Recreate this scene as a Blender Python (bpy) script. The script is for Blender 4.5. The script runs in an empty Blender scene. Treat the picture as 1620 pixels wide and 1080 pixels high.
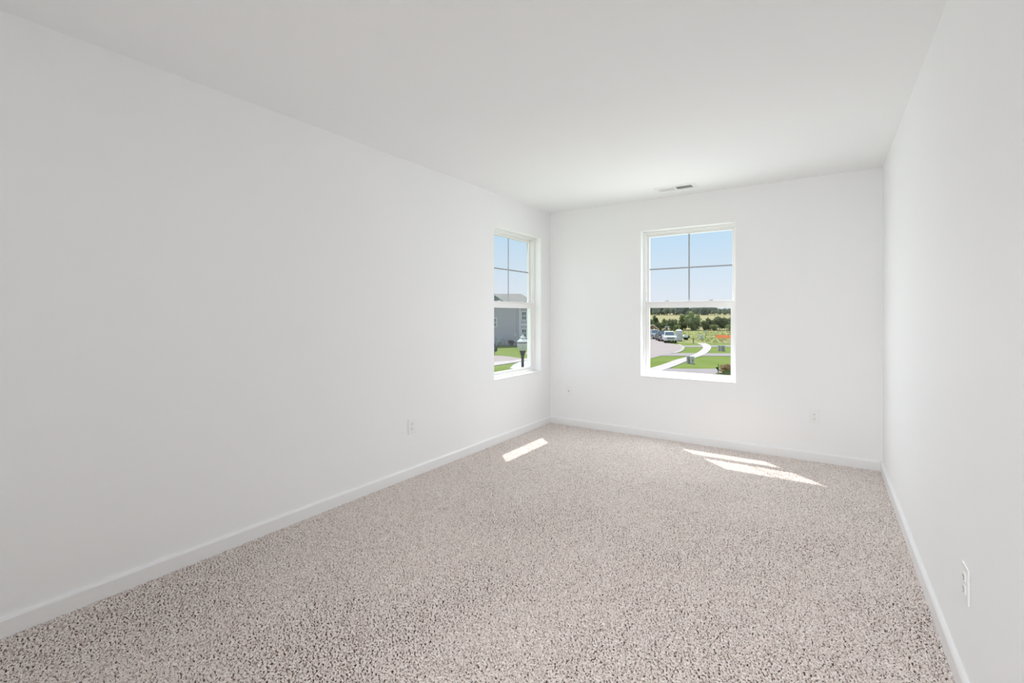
import bpy, math, random
import numpy as np
from mathutils import Vector, Matrix
random.seed(7)
S = bpy.context.scene
COL = S.collection
PI = math.pi

# ---------------------------------------------------------------- camera, world, sun, lights, exposure
CAM_H, YAW = 1.2554, math.radians(33.938)
cd = bpy.data.cameras.new('camera'); cam = bpy.data.objects.new('camera', cd); COL.objects.link(cam)
cam.location = (0, 0, CAM_H); cam.rotation_euler = (PI/2, 0, YAW)
cd.sensor_fit = 'HORIZONTAL'; cd.sensor_width = 36.0; cd.lens = 737.3*36/1620
cd.shift_x = (810-809.2)/1620; cd.shift_y = (497.9-540)/1620
cd.clip_start = .02; cd.clip_end = 3000
S.camera = cam
S.view_settings.view_transform = 'Standard'; S.view_settings.look = 'None'
S.view_settings.gamma = 1; S.view_settings.use_curve_mapping = False
S.view_settings.exposure = 0.0
S.cycles.max_bounces = 16; S.cycles.diffuse_bounces = 12; S.cycles.transparent_max_bounces = 16
S.cycles.sample_clamp_indirect = 8

W = bpy.data.worlds.new('sky'); S.world = W; W.use_nodes = True
nt = W.node_tree; nt.nodes.clear()
tc = nt.nodes.new('ShaderNodeTexCoord'); sp = nt.nodes.new('ShaderNodeSeparateXYZ'); rp = nt.nodes.new('ShaderNodeValToRGB')
bg = nt.nodes.new('ShaderNodeBackground'); wo = nt.nodes.new('ShaderNodeOutputWorld')
nt.links.new(tc.outputs['Generated'], sp.inputs[0]); nt.links.new(sp.outputs['Z'], rp.inputs[0])
nt.links.new(rp.outputs[0], bg.inputs[0]); nt.links.new(bg.outputs[0], wo.inputs[0])
els = rp.color_ramp.elements
els[0].position = 0.0; els[0].color = (.80, .85, .93, 1)
els[1].position = 1.0; els[1].color = (.50, .63, .82, 1)
for p_, c_ in ((.03, (.80, .85, .94)), (.09, (.70, .82, .95)), (.17, (.565, .765, .965)), (.4, (.52, .69, .90))):
    e = els.new(p_); e.color = (*c_, 1)
bg.inputs['Strength'].default_value = 1.0

def lamp(name, kind, loc, energy, color=(1, 1, 1), size=None, sizey=None, direction=None, angle=None, spread=180):
    l = bpy.data.lights.new(name, kind); l.energy = energy; l.color = color
    if size: l.shape = 'RECTANGLE'; l.size = size; l.size_y = sizey
    if angle is not None: l.angle = angle
    if kind == 'AREA': l.spread = math.radians(spread)
    o = bpy.data.objects.new(name, l); COL.objects.link(o); o.location = loc
    if direction: o.rotation_euler = Vector(direction).to_track_quat('-Z', 'Y').to_euler()
    return o
SUN_DIR = (.42, -.388, -1)
lamp('sun', 'SUN', (-5, 8, 12), 4.9, (1, .965, .90), direction=SUN_DIR, angle=math.radians(.53))
XL, XR, YB, YF, H = -2.663, .384, 4.772, -1.0, 2.44      # room: side walls, window wall, wall behind the camera, ceiling
WALL = .17
WZ0, WZ1, WW = .613, 2.124, .897                          # window openings
BX0 = -1.589                                              # window_1 starts here along x (back wall)
LY0 = 3.655                                               # window_2 starts here along y (left wall)
# added area lamps at the two windows, boosting the daylight of sky and sun
DAY = (.93, .965, 1.0)
lamp('daylight_boost_back', 'AREA', (BX0+WW/2, YB+WALL+.04, (WZ0+WZ1)/2), 7.0, DAY, WW-.06, 1.46, (0, -1, -.06), spread=170)
lamp('daylight_boost_inner', 'AREA', (BX0+WW/2, YB+.03, 1.12), 13.4, DAY, WW-.08, .96, (0, -1, -.12), spread=178)
lamp('daylight_boost_left', 'AREA', (XL-WALL-.04, LY0+WW/2, (WZ0+WZ1)/2), 3.6, DAY, WW-.06, 1.46, (1, 0, -.10), spread=168)
# added unseen fill lamps at the closed wall behind the camera: wide, and floor-aimed
lamp('rear_fill_wide', 'AREA', ((XL+XR)/2, YF+.02, 1.25), 10.2, (1, .995, 1), 2.7, 2.2, (0, 1, 0), spread=95)
lamp('rear_fill_low', 'AREA', (-.3, YF+.02, 1.25), 13.5, (1, .995, 1), 1.2, 2.1, (0, 1, -.58), spread=80)

# ---------------------------------------------------------------- materials
MATS = {}
def mat(name, color, rough=.6, metal=0.0, var=0.0, vscale=8.0, bump=0.0, bscale=200.0, spec=.5, color2=None):
    """principled paint / metal / earth with optional noise between two colours and a fine bump"""
    if name in MATS: return MATS[name]
    m = bpy.data.materials.new(name); m.use_nodes = True; t = m.node_tree; b = t.nodes['Principled BSDF']
    b.inputs['Base Color'].default_value = (*color, 1); b.inputs['Roughness'].default_value = rough
    b.inputs['Metallic'].default_value = metal; b.inputs['Specular IOR Level'].default_value = spec
    co = t.nodes.new('ShaderNodeTexCoord')
    if var or color2:
        n = t.nodes.new('ShaderNodeTexNoise'); n.inputs['Scale'].default_value = vscale; n.inputs['Detail'].default_value = 4
        r = t.nodes.new('ShaderNodeValToRGB'); t.links.new(co.outputs['Object'], n.inputs['Vector'])
        t.links.new(n.outputs['Fac'], r.inputs[0]); t.links.new(r.outputs[0], b.inputs['Base Color'])
        c2 = color2 or tuple(min(1, c*(1+var)) for c in color); c1 = color if color2 else tuple(c*(1-var) for c in color)
        r.color_ramp.elements[0].position = .3; r.color_ramp.elements[1].position = .7
        r.color_ramp.elements[0].color = (*c1, 1); r.color_ramp.elements[1].color = (*c2, 1)
    if bump:
        n = t.nodes.new('ShaderNodeTexNoise'); n.inputs['Scale'].default_value = bscale; n.inputs['Detail'].default_value = 2
        u = t.nodes.new('ShaderNodeBump'); u.inputs['Strength'].default_value = bump; u.inputs['Distance'].default_value = .002
        t.links.new(co.outputs['Object'], n.inputs['Vector']); t.links.new(n.outputs['Fac'], u.inputs['Height'])
        t.links.new(u.outputs[0], b.inputs['Normal'])
    MATS[name] = m; return m

M_WALL = mat('wall_paint', (.895, .90, .905), .7, var=.006, vscale=1.5, bump=.12, bscale=260, spec=.25)
M_CEIL = mat('ceiling_paint', (.905, .91, .915), .85, var=.006, vscale=1.5, bump=.15, bscale=220, spec=.15)
M_TRIM = mat('trim_paint', (.865, .87, .875), .35, var=.004, vscale=3, spec=.4)
M_VINYL = mat('white_vinyl', (.88, .88, .875), .35, var=.004, vscale=5)
M_PLATE = mat('white_plastic', (.88, .88, .875), .3, var=.003, vscale=30)
M_SLOT = mat('dark_slot', (.16, .16, .16), .6, var=.1, vscale=50)
M_MUNTIN = mat('grey_muntin', (.36, .38, .41), .45, var=.02, vscale=20)
M_GREYW = mat('vent_enamel', (.84, .84, .835), .4, var=.004, vscale=20)
M_VENT_SHADE = mat('vent_shade_grey', (.30, .30, .30), .6, var=.1, vscale=30)

def glass_mat(name, tint=(.97, .98, .975), gloss=.04):
    m = bpy.data.materials.new(name); m.use_nodes = True; t = m.node_tree; t.nodes.clear()
    o = t.nodes.new('ShaderNodeOutputMaterial'); mx = t.nodes.new('ShaderNodeMixShader')
    tr = t.nodes.new('ShaderNodeBsdfTransparent'); gl = t.nodes.new('ShaderNodeBsdfGlossy')
    fr = t.nodes.new('ShaderNodeFresnel'); mu = t.nodes.new('ShaderNodeMath'); mu.operation = 'MULTIPLY'
    tr.inputs[0].default_value = (*tint, 1); gl.inputs['Roughness'].default_value = .02
    mu.inputs[1].default_value = gloss/.04*.10; fr.inputs[0].default_value = 1.45
    t.links.new(fr.outputs[0], mu.inputs[0]); t.links.new(mu.outputs[0], mx.inputs[0])
    t.links.new(tr.outputs[0], mx.inputs[1]); t.links.new(gl.outputs[0], mx.inputs[2]); t.links.new(mx.outputs[0], o.inputs[0])
    return m
def frosted_mat(name):
    m = bpy.data.materials.new(name); m.use_nodes = True; t = m.node_tree; t.nodes.clear()
    o = t.nodes.new('ShaderNodeOutputMaterial'); a = t.nodes.new('ShaderNodeMixShader'); b = t.nodes.new('ShaderNodeMixShader')
    tr = t.nodes.new('ShaderNodeBsdfTransparent'); df = t.nodes.new('ShaderNodeBsdfDiffuse'); tl = t.nodes.new('ShaderNodeBsdfTranslucent')
    a.inputs[0].default_value = .5; b.inputs[0].default_value = .85
    df.inputs[0].default_value = (.97, .93, .96, 1); tl.inputs[0].default_value = (.97, .93, .96, 1); tr.inputs[0].default_value = (.95, .95, .95, 1)
    t.links.new(df.outputs[0], a.inputs[1]); t.links.new(tl.outputs[0], a.inputs[2])
    t.links.new(tr.outputs[0], b.inputs[1]); t.links.new(a.outputs[0], b.inputs[2]); t.links.new(b.outputs[0], o.inputs[0])
    return m
def netting_mat(name, c, share=.55, dark=None, scale=3.0):
    m = bpy.data.materials.new(name); m.use_nodes = True; t = m.node_tree; t.nodes.clear()
    o = t.nodes.new('ShaderNodeOutputMaterial'); a = t.nodes.new('ShaderNodeMixShader'); df = t.nodes.new('ShaderNodeBsdfDiffuse'); tl = t.nodes.new('ShaderNodeBsdfTranslucent')
    n = t.nodes.new('ShaderNodeTexNoise'); n.inputs['Scale'].default_value = scale; r = t.nodes.new('ShaderNodeValToRGB'); co = t.nodes.new('ShaderNodeTexCoord')
    d = dark or (c[0]*.85, c[1]*.8, c[2]*.8)
    r.color_ramp.elements[0].position = .3; r.color_ramp.elements[1].position = .7
    r.color_ramp.elements[0].color = (*d, 1); r.color_ramp.elements[1].color = (*c, 1)
    t.links.new(co.outputs['Object'], n.inputs['Vector']); t.links.new(n.outputs['Fac'], r.inputs[0])
    for b in (df, tl): t.links.new(r.outputs[0], b.inputs[0])
    a.inputs[0].default_value = share
    t.links.new(df.outputs[0], a.inputs[1]); t.links.new(tl.outputs[0], a.inputs[2]); t.links.new(a.outputs[0], o.inputs[0])
    return m
M_GLASS = glass_mat('window_glass')

# ---------------------------------------------------------------- mesh helpers
class MB:
    def __init__(s): s.v = []; s.f = []
    def add(s, vs, fs):
        k = len(s.v); s.v += [tuple(v) for v in vs]; s.f += [tuple(i+k for i in f) for f in fs]; return s
    def box(s, x0, x1, y0, y1, z0, z1):
        vs = [(x, y, z) for x in (x0, x1) for y in (y0, y1) for z in (z0, z1)]
        return s.add(vs, [(0, 1, 3, 2), (4, 6, 7, 5), (0, 4, 5, 1), (2, 3, 7, 6), (0, 2, 6, 4), (1, 5, 7, 3)])
    def prism(s, pts, axis, a, b, taper=None):
        """2-D outline pushed from a to b along axis; the two remaining axes keep their order; taper=(sx, sy, cx, cy) on the far end"""
        n = len(pts); vs = []
        for q, end in ((a, 0), (b, 1)):
            for p in pts:
                p = list(p)
                if end and taper: p = [taper[2]+(p[0]-taper[2])*taper[0], taper[3]+(p[1]-taper[3])*taper[1]]
                p.insert(axis, q); vs.append(p)
        fs = [tuple(range(n)), tuple(range(2*n-1, n-1, -1))] + [(i, i+n, (i+1) % n+n, (i+1) % n) for i in range(n)]
        return s.add(vs, fs)
    def loft(s, rings, cap=True):
        n = len(rings[0]); vs = [p for r in rings for p in r]; fs = []
        for k in range(len(rings)-1):
            for i in range(n): fs.append((k*n+i, k*n+(i+1) % n, (k+1)*n+(i+1) % n, (k+1)*n+i))
        if cap: fs += [tuple(range(n-1, -1, -1)), tuple(range((len(rings)-1)*n, len(rings)*n))]
        return s.add(vs, fs)
    def lathe(s, prof, c=(0, 0, 0), seg=20, axis='z'):
        rings = []
        for r, h in prof:
            ring = []
            for k in range(seg):
                a = 2*PI*k/seg; x, y = max(r, 1e-4)*math.cos(a), max(r, 1e-4)*math.sin(a)
                p = {'z': (x, y, h), 'y': (x, h, -y), 'x': (h, x, y)}[axis]
                ring.append((p[0]+c[0], p[1]+c[1], p[2]+c[2]))
            rings.append(ring)
        return s.loft(rings)
    def tube(s, pts, r, seg=8):
        rings = []; pts = [Vector(p) for p in pts]
        rs = r if isinstance(r, (list, tuple)) else [r]*len(pts)
        for i, p in enumerate(pts):
            d = (pts[min(i+1, len(pts)-1)]-pts[max(i-1, 0)]).normalized()
            u = d.cross(Vector((0, 0, 1)) if abs(d.z) < .9 else Vector((1, 0, 0))).normalized(); w = d.cross(u)
            rings.append([p+(u*math.cos(2*PI*k/seg)+w*math.sin(2*PI*k/seg))*rs[i] for k in range(seg)])
        return s.loft(rings)
    def ring(s, W0, W1, Z0, Z1, t, d0, d1):
        """rectangular frame: width W0..W1 (x), height Z0..Z1 (z), face width t = (left, right, bottom, top), depth d0..d1 (y)"""
        l, r, b, u = t if isinstance(t, tuple) else (t,)*4
        o = [(W0, Z0), (W1, Z0), (W1, Z1), (W0, Z1)]; i = [(W0+l, Z0+b), (W1-r, Z0+b), (W1-r, Z1-u), (W0+l, Z1-u)]
        vs = [(x, d, z) for d in (d0, d1) for L in (o, i) for x, z in L]; fs = []
        for k in range(4):
            n = (k+1) % 4
            fs += [(k, n, 4+n, 4+k), (8+k, 12+k, 12+n, 8+n), (k, 8+k, 8+n, n), (4+k, 4+n, 12+n, 12+k)]
        return s.add(vs, fs)
    def xf(s, M): s.v = [tuple(M @ Vector(v)) for v in s.v]; return s
    def build(s, name, m, parent=None, bevel=0, smooth=False, loc=None, seg=2):
        me = bpy.data.meshes.new(name); me.from_pydata(s.v, [], s.f); me.update()
        import bmesh
        b = bmesh.new(); b.from_mesh(me); bmesh.ops.recalc_face_normals(b, faces=b.faces); b.to_mesh(me); b.free()
        me.materials.append(m)
        if smooth: me.polygons.foreach_set('use_smooth', [True]*len(me.polygons))
        o = bpy.data.objects.new(name, me); COL.objects.link(o)
        if parent: o.parent = parent
        if loc: o.location = loc
        if bevel:
            q = o.modifiers.new('bevel', 'BEVEL'); q.width = bevel; q.segments = seg; q.limit_method = 'ANGLE'; q.angle_limit = math.radians(35)
        return o

def empty(name, loc, rz=0):
    o = bpy.data.objects.new(name, None); COL.objects.link(o); o.location = loc; o.rotation_euler = (0, 0, rz); o.empty_display_size = .1
    return o
def tag(o, label, cat, group=None, kind=None):
    if label: o['label'] = label
    if cat: o['category'] = cat
    if group: o['group'] = group
    if kind: o['kind'] = kind
    return o
def struct(o, label=None): o['kind'] = 'structure'; return tag(o, label, None)
def copy_tree(o, parent=None):
    c = o.copy(); COL.objects.link(c)
    if parent: c.parent = parent
    for ch in o.children: copy_tree(ch, c)
    return c

# ---------------------------------------------------------------- room shell
FZ = -.020
struct(MB().box(XL-WALL, XR+WALL, YF-WALL, YB+WALL, FZ-.2, FZ).build('floor', mat('subfloor', (.45, .40, .35), .8, var=.1)))
struct(MB().box(XL-WALL, XR+WALL, YF-WALL, YB+WALL, H, H+.2).build('ceiling', M_CEIL), 'plain white ceiling')
def wall_hole(name, a0, a1, o0, o1, M):
    b = MB()
    z0, z1 = FZ, H
    o = [(a0, z0), (a1, z0), (a1, z1), (a0, z1)]; i = [(o0, WZ0), (o1, WZ0), (o1, WZ1), (o0, WZ1)]
    vs = [(x, d, z) for d in (0, WALL) for L in (o, i) for x, z in L]; fs = []
    for k in range(4):
        n = (k+1) % 4
        fs += [(k, n, 4+n, 4+k), (8+k, 12+k, 12+n, 8+n), (k, 8+k, 8+n, n), (4+k, 4+n, 12+n, 12+k)]
    b.add(vs, fs).xf(M)
    return struct(b.build(name, M_WALL))
M_BACK = Matrix.Translation((0, YB, 0))                                           # local x along the wall, y outwards
M_LEFT = Matrix.Translation((XL, 0, 0)) @ Matrix.Rotation(PI/2, 4, 'Z')          # local x -> world y, local y -> world -x
wall_hole('wall_back', XL, XR, BX0, BX0+WW, M_BACK)
wall_hole('wall_left', YF-WALL, YB+WALL, LY0, LY0+WW, M_LEFT)
struct(MB().box(XR, XR+WALL, YF-WALL, YB+WALL, FZ, H).build('wall_right', M_WALL))
struct(MB().box(XL, XR, YF-WALL, YF, FZ, H).build('wall_front', M_WALL))
BH, BT = .077, .0155
prof = [(0, FZ), (BT, FZ), (BT, BH-.011), (BT-.0035, BH-.0035), (BT-.006, BH), (0, BH)]
struct(MB().prism([(XL+p, z) for p, z in prof], 1, YF, YB).build('baseboard_left', M_TRIM))
struct(MB().prism([(XR-p, z) for p, z in prof], 1, YF, YB).build('baseboard_right', M_TRIM))
struct(MB().prism([(YB-p, z) for p, z in prof], 0, XL+BT, XR-BT).build('baseboard_back', M_TRIM))
struct(MB().prism([(YF+p, z) for p, z in prof], 0, XL+BT, XR-BT).build('baseboard_front', M_TRIM))

# ---------------------------------------------------------------- carpet
def carpet():
    st = .0028
    x0, x1, y0, y1 = XL+BT-.002, XR-BT+.002, .1, YB-BT+.002
    nx, ny = int((x1-x0)/st)+1, int((y1-y0)/st)+1
    rng = np.random.default_rng(3)
    n = rng.random((ny, nx))
    def blur(a, w=2.):
        p = np.pad(a, 1, mode='edge'); return (p[:-2, 1:-1]+p[2:, 1:-1]+p[1:-1, :-2]+p[1:-1, 2:]+w*p[1:-1, 1:-1])/(4+w)
    a = blur(n, 3.2); lo = a
    for _ in range(7): lo = blur(lo, 1.0)
    a = a-lo; a = (a-a.mean())/a.std()          # even spacing of the tufts
    big = rng.random((ny//55+2, nx//55+2)); big = blur(blur(big))
    yi = np.linspace(0, big.shape[0]-1.01, ny); xi = np.linspace(0, big.shape[1]-1.01, nx)
    Y0, X0 = yi.astype(int), xi.astype(int); fy, fx = (yi-Y0)[:, None], (xi-X0)[None]
    bi = big[np.ix_(Y0, X0)]*(1-fy)*(1-fx)+big[np.ix_(Y0+1, X0)]*fy*(1-fx)+big[np.ix_(Y0, X0+1)]*(1-fy)*fx+big[np.ix_(Y0+1, X0+1)]*fy*fx
    z = -.003 + np.clip(a, -2, 2)*.0034 + (bi-bi.mean())*.006
    xs = np.linspace(x0, x1, nx); ys = np.linspace(y0, y1, ny)
    X, Y = np.meshgrid(xs, ys)
    jx = (rng.random((ny, nx))-.5)*st*.7; jy = (rng.random((ny, nx))-.5)*st*.7
    jx[:, 0] = jx[:, -1] = 0; jy[0] = jy[-1] = 0
    co = np.stack([X+jx, Y+jy, np.maximum(z, FZ+.001)], -1).reshape(-1, 3).astype(np.float32)
    idx = np.arange(nx*ny, dtype=np.int32).reshape(ny, nx)
    q = np.stack([idx[:-1, :-1], idx[:-1, 1:], idx[1:, 1:], idx[1:, :-1]], -1).reshape(-1, 4)
    keep = ((a[:-1, :-1]+a[:-1, 1:]+a[1:, 1:]+a[1:, :-1])/4 + (bi[:-1, :-1]-bi.mean())/bi.std()*.10).ravel() > GAP      # between the tufts the backing shows
    q = q[keep]; n0 = len(co)
    co = np.concatenate([co, np.array([[x0, y0, -.0165], [x1, y0, -.0165], [x1, y1, -.0165], [x0, y1, -.0165]], np.float32)])
    q = np.concatenate([q, [[n0, n0+1, n0+2, n0+3]]]).astype(np.int32)
    me = bpy.data.meshes.new('carpet'); nf = len(q)
    me.vertices.add(len(co)); me.vertices.foreach_set('co', co.ravel())
    me.loops.add(nf*4); me.loops.foreach_set('vertex_index', q.ravel())
    me.polygons.add(nf); me.polygons.foreach_set('loop_start', np.arange(0, nf*4, 4, dtype=np.int32))
    me.update(calc_edges=True)
    me.polygons.foreach_set('use_smooth', np.ones(nf, bool))
    m = bpy.data.materials.new('carpet_fibre'); m.use_nodes = True; t = m.node_tree; b = t.nodes['Principled BSDF']
    b.inputs['Roughness'].default_value = 1; b.inputs['Specular IOR Level'].default_value = .05
    b.inputs['Sheen Weight'].default_value = .5; b.inputs['Sheen Roughness'].default_value = .4
    co_ = t.nodes.new('ShaderNodeTexCoord')
    v = t.nodes.new('ShaderNodeTexVoronoi'); v.inputs['Scale'].default_value = 260
    nz = t.nodes.new('ShaderNodeTexNoise'); nz.inputs['Scale'].default_value = 120; nz.inputs['Detail'].default_value = 2
    mixv = t.nodes.new('ShaderNodeMix'); mixv.data_type = 'VECTOR'; mixv.inputs['Factor'].default_value = .012
    t.links.new(co_.outputs['Object'], nz.inputs['Vector'])
    t.links.new(co_.outputs['Object'], mixv.inputs['A']); t.links.new(nz.outputs['Color'], mixv.inputs['B'])
    t.links.new(mixv.outputs['Result'], v.inputs['Vector'])
    s3 = t.nodes.new('ShaderNodeSeparateColor'); t.links.new(v.outputs['Color'], s3.inputs[0])
    r = t.nodes.new('ShaderNodeValToRGB'); t.links.new(s3.outputs[0], r.inputs[0]); t.links.new(r.outputs[0], b.inputs['Base Color'])
    e = r.color_ramp.elements; e[0].position = 0; e[0].color = (*CARPET[0], 1); e[1].position = 1; e[1].color = (*CARPET[4], 1)
    for p_, c_ in ((.12, CARPET[1]), (.28, CARPET[2]), (.6, CARPET[3])):
        k = e.new(p_); k.color = (*c_, 1)
    me.materials.append(m); me.materials.append(mat('carpet_backing', (.24, .15, .12), .95, var=.2, vscale=150, spec=.05))
    mi = np.zeros(nf, np.int32); mi[-1] = 1; me.polygons.foreach_set('material_index', mi)
    o = bpy.data.objects.new('carpet', me); COL.objects.link(o)
    return tag(o, 'speckled beige and brown wall-to-wall carpet covering the whole floor', 'carpet', kind='stuff')
CARPET = [(.30, .215, .185), (.52, .415, .37), (.79, .70, .655), (.88, .805, .765), (.95, .89, .855)]; GAP = -.50
carpet()

# ---------------------------------------------------------------- windows
def window(name, M, s0, label):
    W0, W1, Z0, Z1 = s0, s0+WW, WZ0+.012, WZ1
    root = empty(name, (0, 0, 0)); root.matrix_world = M; struct(root, label)
    MB().box(W0, W1, -.004, .10, WZ0, Z0).build('window_sill', M_TRIM, root, bevel=.002)
    f = MB().ring(W0, W1, Z0, Z1, .020, .080, .170).ring(W0+.020, W1-.020, Z0+.020, Z1-.020, .006, .092, .168)
    f.build('window_frame', M_VINYL, root, bevel=.0025)
    zm = 1.395
    a0, a1 = W0+.024, W1-.024
    # upper sash, in the outer track
    up = MB().ring(a0, a1, zm-.055, Z1-.024, (.025, .025, .045, .026), .130, .156).build('upper_sash', M_VINYL, root, bevel=.003)
    g0, g1, h0, h1 = a0+.025, a1-.025, zm-.012, Z1-.050
    MB().box(g0-.004, g1+.004, .141, .145, h0-.004, h1+.004).build('glass', M_GLASS, up)
    xm, zc = (g0+g1)/2, (zm+h1)/2
    MB().box(xm-.007, xm+.007, .1385, .1405, h0, h1).box(g0, xm-.007, .1385, .1405, zc-.007, zc+.007).box(xm+.007, g1, .1385, .1405, zc-.007, zc+.007).build('muntin', M_MUNTIN, up)
    # lower sash, in the inner track
    lo = MB().ring(a0, a1, Z0+.022, zm-.012, (.034, .034, .026, .054), .100, .126).box(a0, a1, .092, .126, zm-.012, zm).box(a0+.034, a1-.034, .096, .102, Z0+.030, Z0+.040)
    lo = lo.build('lower_sash', M_VINYL, root, bevel=.003)
    MB().box(a0+.030, a1-.030, .111, .115, Z0+.044, zm-.062).build('glass', M_GLASS, lo)
    for k in (.25, .75):
        x = a0+(a1-a0)*k
        L = MB().box(x-.024, x+.024, .098, .124, zm-.001, zm+.005).lathe([(.011, 0), (.011, .007), (.008, .009)], (x, .111, zm+.004), 12).box(x-.004, x+.020, .094, .102, zm+.006, zm+.012)
        L.build('sash_lock', mat('lock_grey', (.60, .60, .60), .4, var=.03), lo)
    for x in (a0+.002, a1-.002):
        MB().box(x-.006, x+.006, .094, .101, zm+.05, zm+.10).build('tilt_latch', M_VINYL, root, bevel=.001)
    return root
window('window_1', M_BACK, BX0, 'white single-hung window in the back wall, overlooking the street and parked trucks')
window('window_2', M_LEFT, LY0, 'white single-hung window in the left wall, overlooking the grey house and street lamp')

# ---------------------------------------------------------------- outlets, cable plate, ceiling register   (local: x along wall, y into the room is negative)
def outlet(name, M, s, z, label):
    root = empty(name, (0, 0, 0)); root.matrix_world = M @ Matrix.Translation((s, 0, z))
    tag(root, label, 'outlet', 'duplex wall outlets')
    MB().box(-.0375, .0375, -.0065, 0, -.060, .060).build('cover_plate', M_PLATE, root, bevel=.004, seg=3)
    for q in (.0195, -.0195):
        pts = [(.0165*math.copysign(min(1, abs(math.cos(t))*1.18), math.cos(t)), q+.0145*math.copysign(min(1, abs(math.sin(t))*1.35), math.sin(t))) for t in [2*PI*k/24 for k in range(24)]]
        rc = MB().prism(pts, 1, -.0095, -.004).build('receptacle', M_PLATE, root, bevel=.0008)
        MB().box(-.0075, -.0053, -.0101, -.0094, q-.001, q+.0075).box(.0053, .0075, -.0101, -.0094, q, q+.007).lathe([(.0026, -.0101), (.0026, -.0094)], (0, 0, q-.0075), 10, 'y').build('slot', M_SLOT, rc)
    MB().lathe([(.003, -.0078), (.003, -.006)], (0, 0, 0), 12, 'y').build('screw', mat('screw_white', (.75, .75, .74), .3, .3, var=.02), root)
    return root
M_RIGHT = Matrix.Translation((XR, 0, 0)) @ Matrix.Rotation(-PI/2, 4, 'Z')        # local x -> world -y
outlet('wall_outlet', M_LEFT, 2.568, .394, 'white duplex outlet low on the long left wall, beyond the window')
outlet('wall_outlet', M_BACK, -.0765, .383, 'white duplex outlet low on the window wall, near its right corner')
outlet('wall_outlet', M_RIGHT, -2.086, .381, 'white duplex outlet seen edge-on on the right wall, nearest the camera')
def cable_plate():
    root = empty('cable_plate', (0, 0, 0)); root.matrix_world = M_BACK @ Matrix.Translation((-2.423, 0, .393))
    tag(root, 'white cable jack plate low on the window wall, beside its left corner', 'wall plate')
    MB().box(-.035, .035, -.006, 0, -.0575, .0575).build('cover_plate', M_PLATE, root, bevel=.004, seg=3)
    j = MB().box(-.010, .010, -.0085, -.004, -.018, .014).build('jack', M_PLATE, root, bevel=.001)
    MB().box(-.006, .006, -.0092, -.0084, -.010, .006).build('socket', mat('socket_grey', (.40, .40, .40), .5, var=.05), j)
    for q in (.042, -.042): MB().lathe([(.003, -.0075), (.003, -.005)], (0, 0, q), 10, 'y').build('screw', MATS['screw_white'], root)
cable_plate()
def register():
    x0, x1, y0, y1 = -1.340, -.972, 4.372, 4.536
    root = empty('ceiling_vent', ((x0+x1)/2, (y0+y1)/2, H))
    tag(root, 'white two-way louvred air register in the ceiling near the window wall', 'vent')
    w, d = (x1-x0)/2, (y1-y0)/2
    R = Matrix.Rotation(-PI/2, 4, 'X')
    f = MB(); o = [(-w, -d, 0), (w, -d, 0), (w, d, 0), (-w, d, 0)]
    i = [(-w+.012, -d+.012, -.008), (w-.012, -d+.012, -.008), (w-.012, d-.012, -.008), (-w+.012, d-.012, -.008)]
    k = [(-w+.034, -d+.034, -.008), (w-.034, -d+.034, -.008), (w-.034, d-.034, -.008), (-w+.034, d-.034, -.008)]
    u = [(a, b, -.0005) for a, b, c in k]
    f.add(o+i+k+u, [(a*4+n, a*4+(n+1) % 4, a*4+4+(n+1) % 4, a*4+4+n) for a in range(3) for n in range(4)])
    f.box(-.008, .008, -d+.034, d-.034, -.008, -.001)
    f.build('face_frame', M_GREYW, root)
    MB().box(-w+.03, w-.03, -d+.03, d-.03, -.0012, -.0002).build('vent_shade_panel', M_VENT_SHADE, root)  # dark panel under the solid ceiling, the duct's shade put into its colour
    for side in (-1, 1):
        lo, hi = (.008, w-.034) if side > 0 else (-w+.034, -.008)
        n = 11; L = MB()
        for q in range(n):
            x = lo+(hi-lo)*(q+.5)/n; dx = .0034*side
            L.add([(x-dx-.0004, -d+.034, -.0018), (x-dx+.0004, -d+.034, -.0018), (x+dx+.0004, -d+.034, -.0085), (x+dx-.0004, -d+.034, -.0085),
                   (x-dx-.0004, d-.034, -.0018), (x-dx+.0004, d-.034, -.0018), (x+dx+.0004, d-.034, -.0085), (x+dx-.0004, d-.034, -.0085)],
                  [(0, 1, 2, 3), (7, 6, 5, 4), (0, 4, 5, 1), (1, 5, 6, 2), (2, 6, 7, 3), (3, 7, 4, 0)])
        L.build('louvre_bank', M_GREYW, root)
    for x in (-w+.018, w-.018): MB().lathe([(.004, -.0095), (.004, -.007)], (x, 0, 0), 10).build('screw', MATS['screw_white'], root)
register()

# ---------------------------------------------------------------- outside: ground
G = -3.3
M_LAWN = mat('lawn_grass', (.155, .215, .042), .95, vscale=.35, color2=(.21, .27, .07), bump=.6, bscale=30, spec=.1)
M_ROUGH = mat('rough_grass', (.24, .275, .09), .95, vscale=.30, color2=(.345, .335, .155), bump=.6, bscale=20, spec=.1)
M_FIELD = mat('crop_field', (.33, .315, .14), .95, vscale=.03, color2=(.40, .345, .21), spec=.1)
M_DIRT = mat('bare_dirt', (.36, .28, .20), .95, vscale=.4, color2=(.33, .32, .16), spec=.1)
M_STREET = mat('street_concrete', (.40, .345, .335), .9, var=.04, vscale=.3, spec=.1)
M_DRIVE = mat('driveway_grey', (.36, .32, .325), .9, var=.05, vscale=.5, spec=.1)
M_WALK = mat('sidewalk_concrete', (.55, .50, .49), .9, var=.03, vscale=.6, spec=.1)
M_CURB = mat('curb_concrete', (.46, .43, .39), .9, var=.03, vscale=.6, spec=.1)
FD = Vector((-.5583, .8296, 0)); RT = Vector((.8296, .5583, 0))
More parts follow.
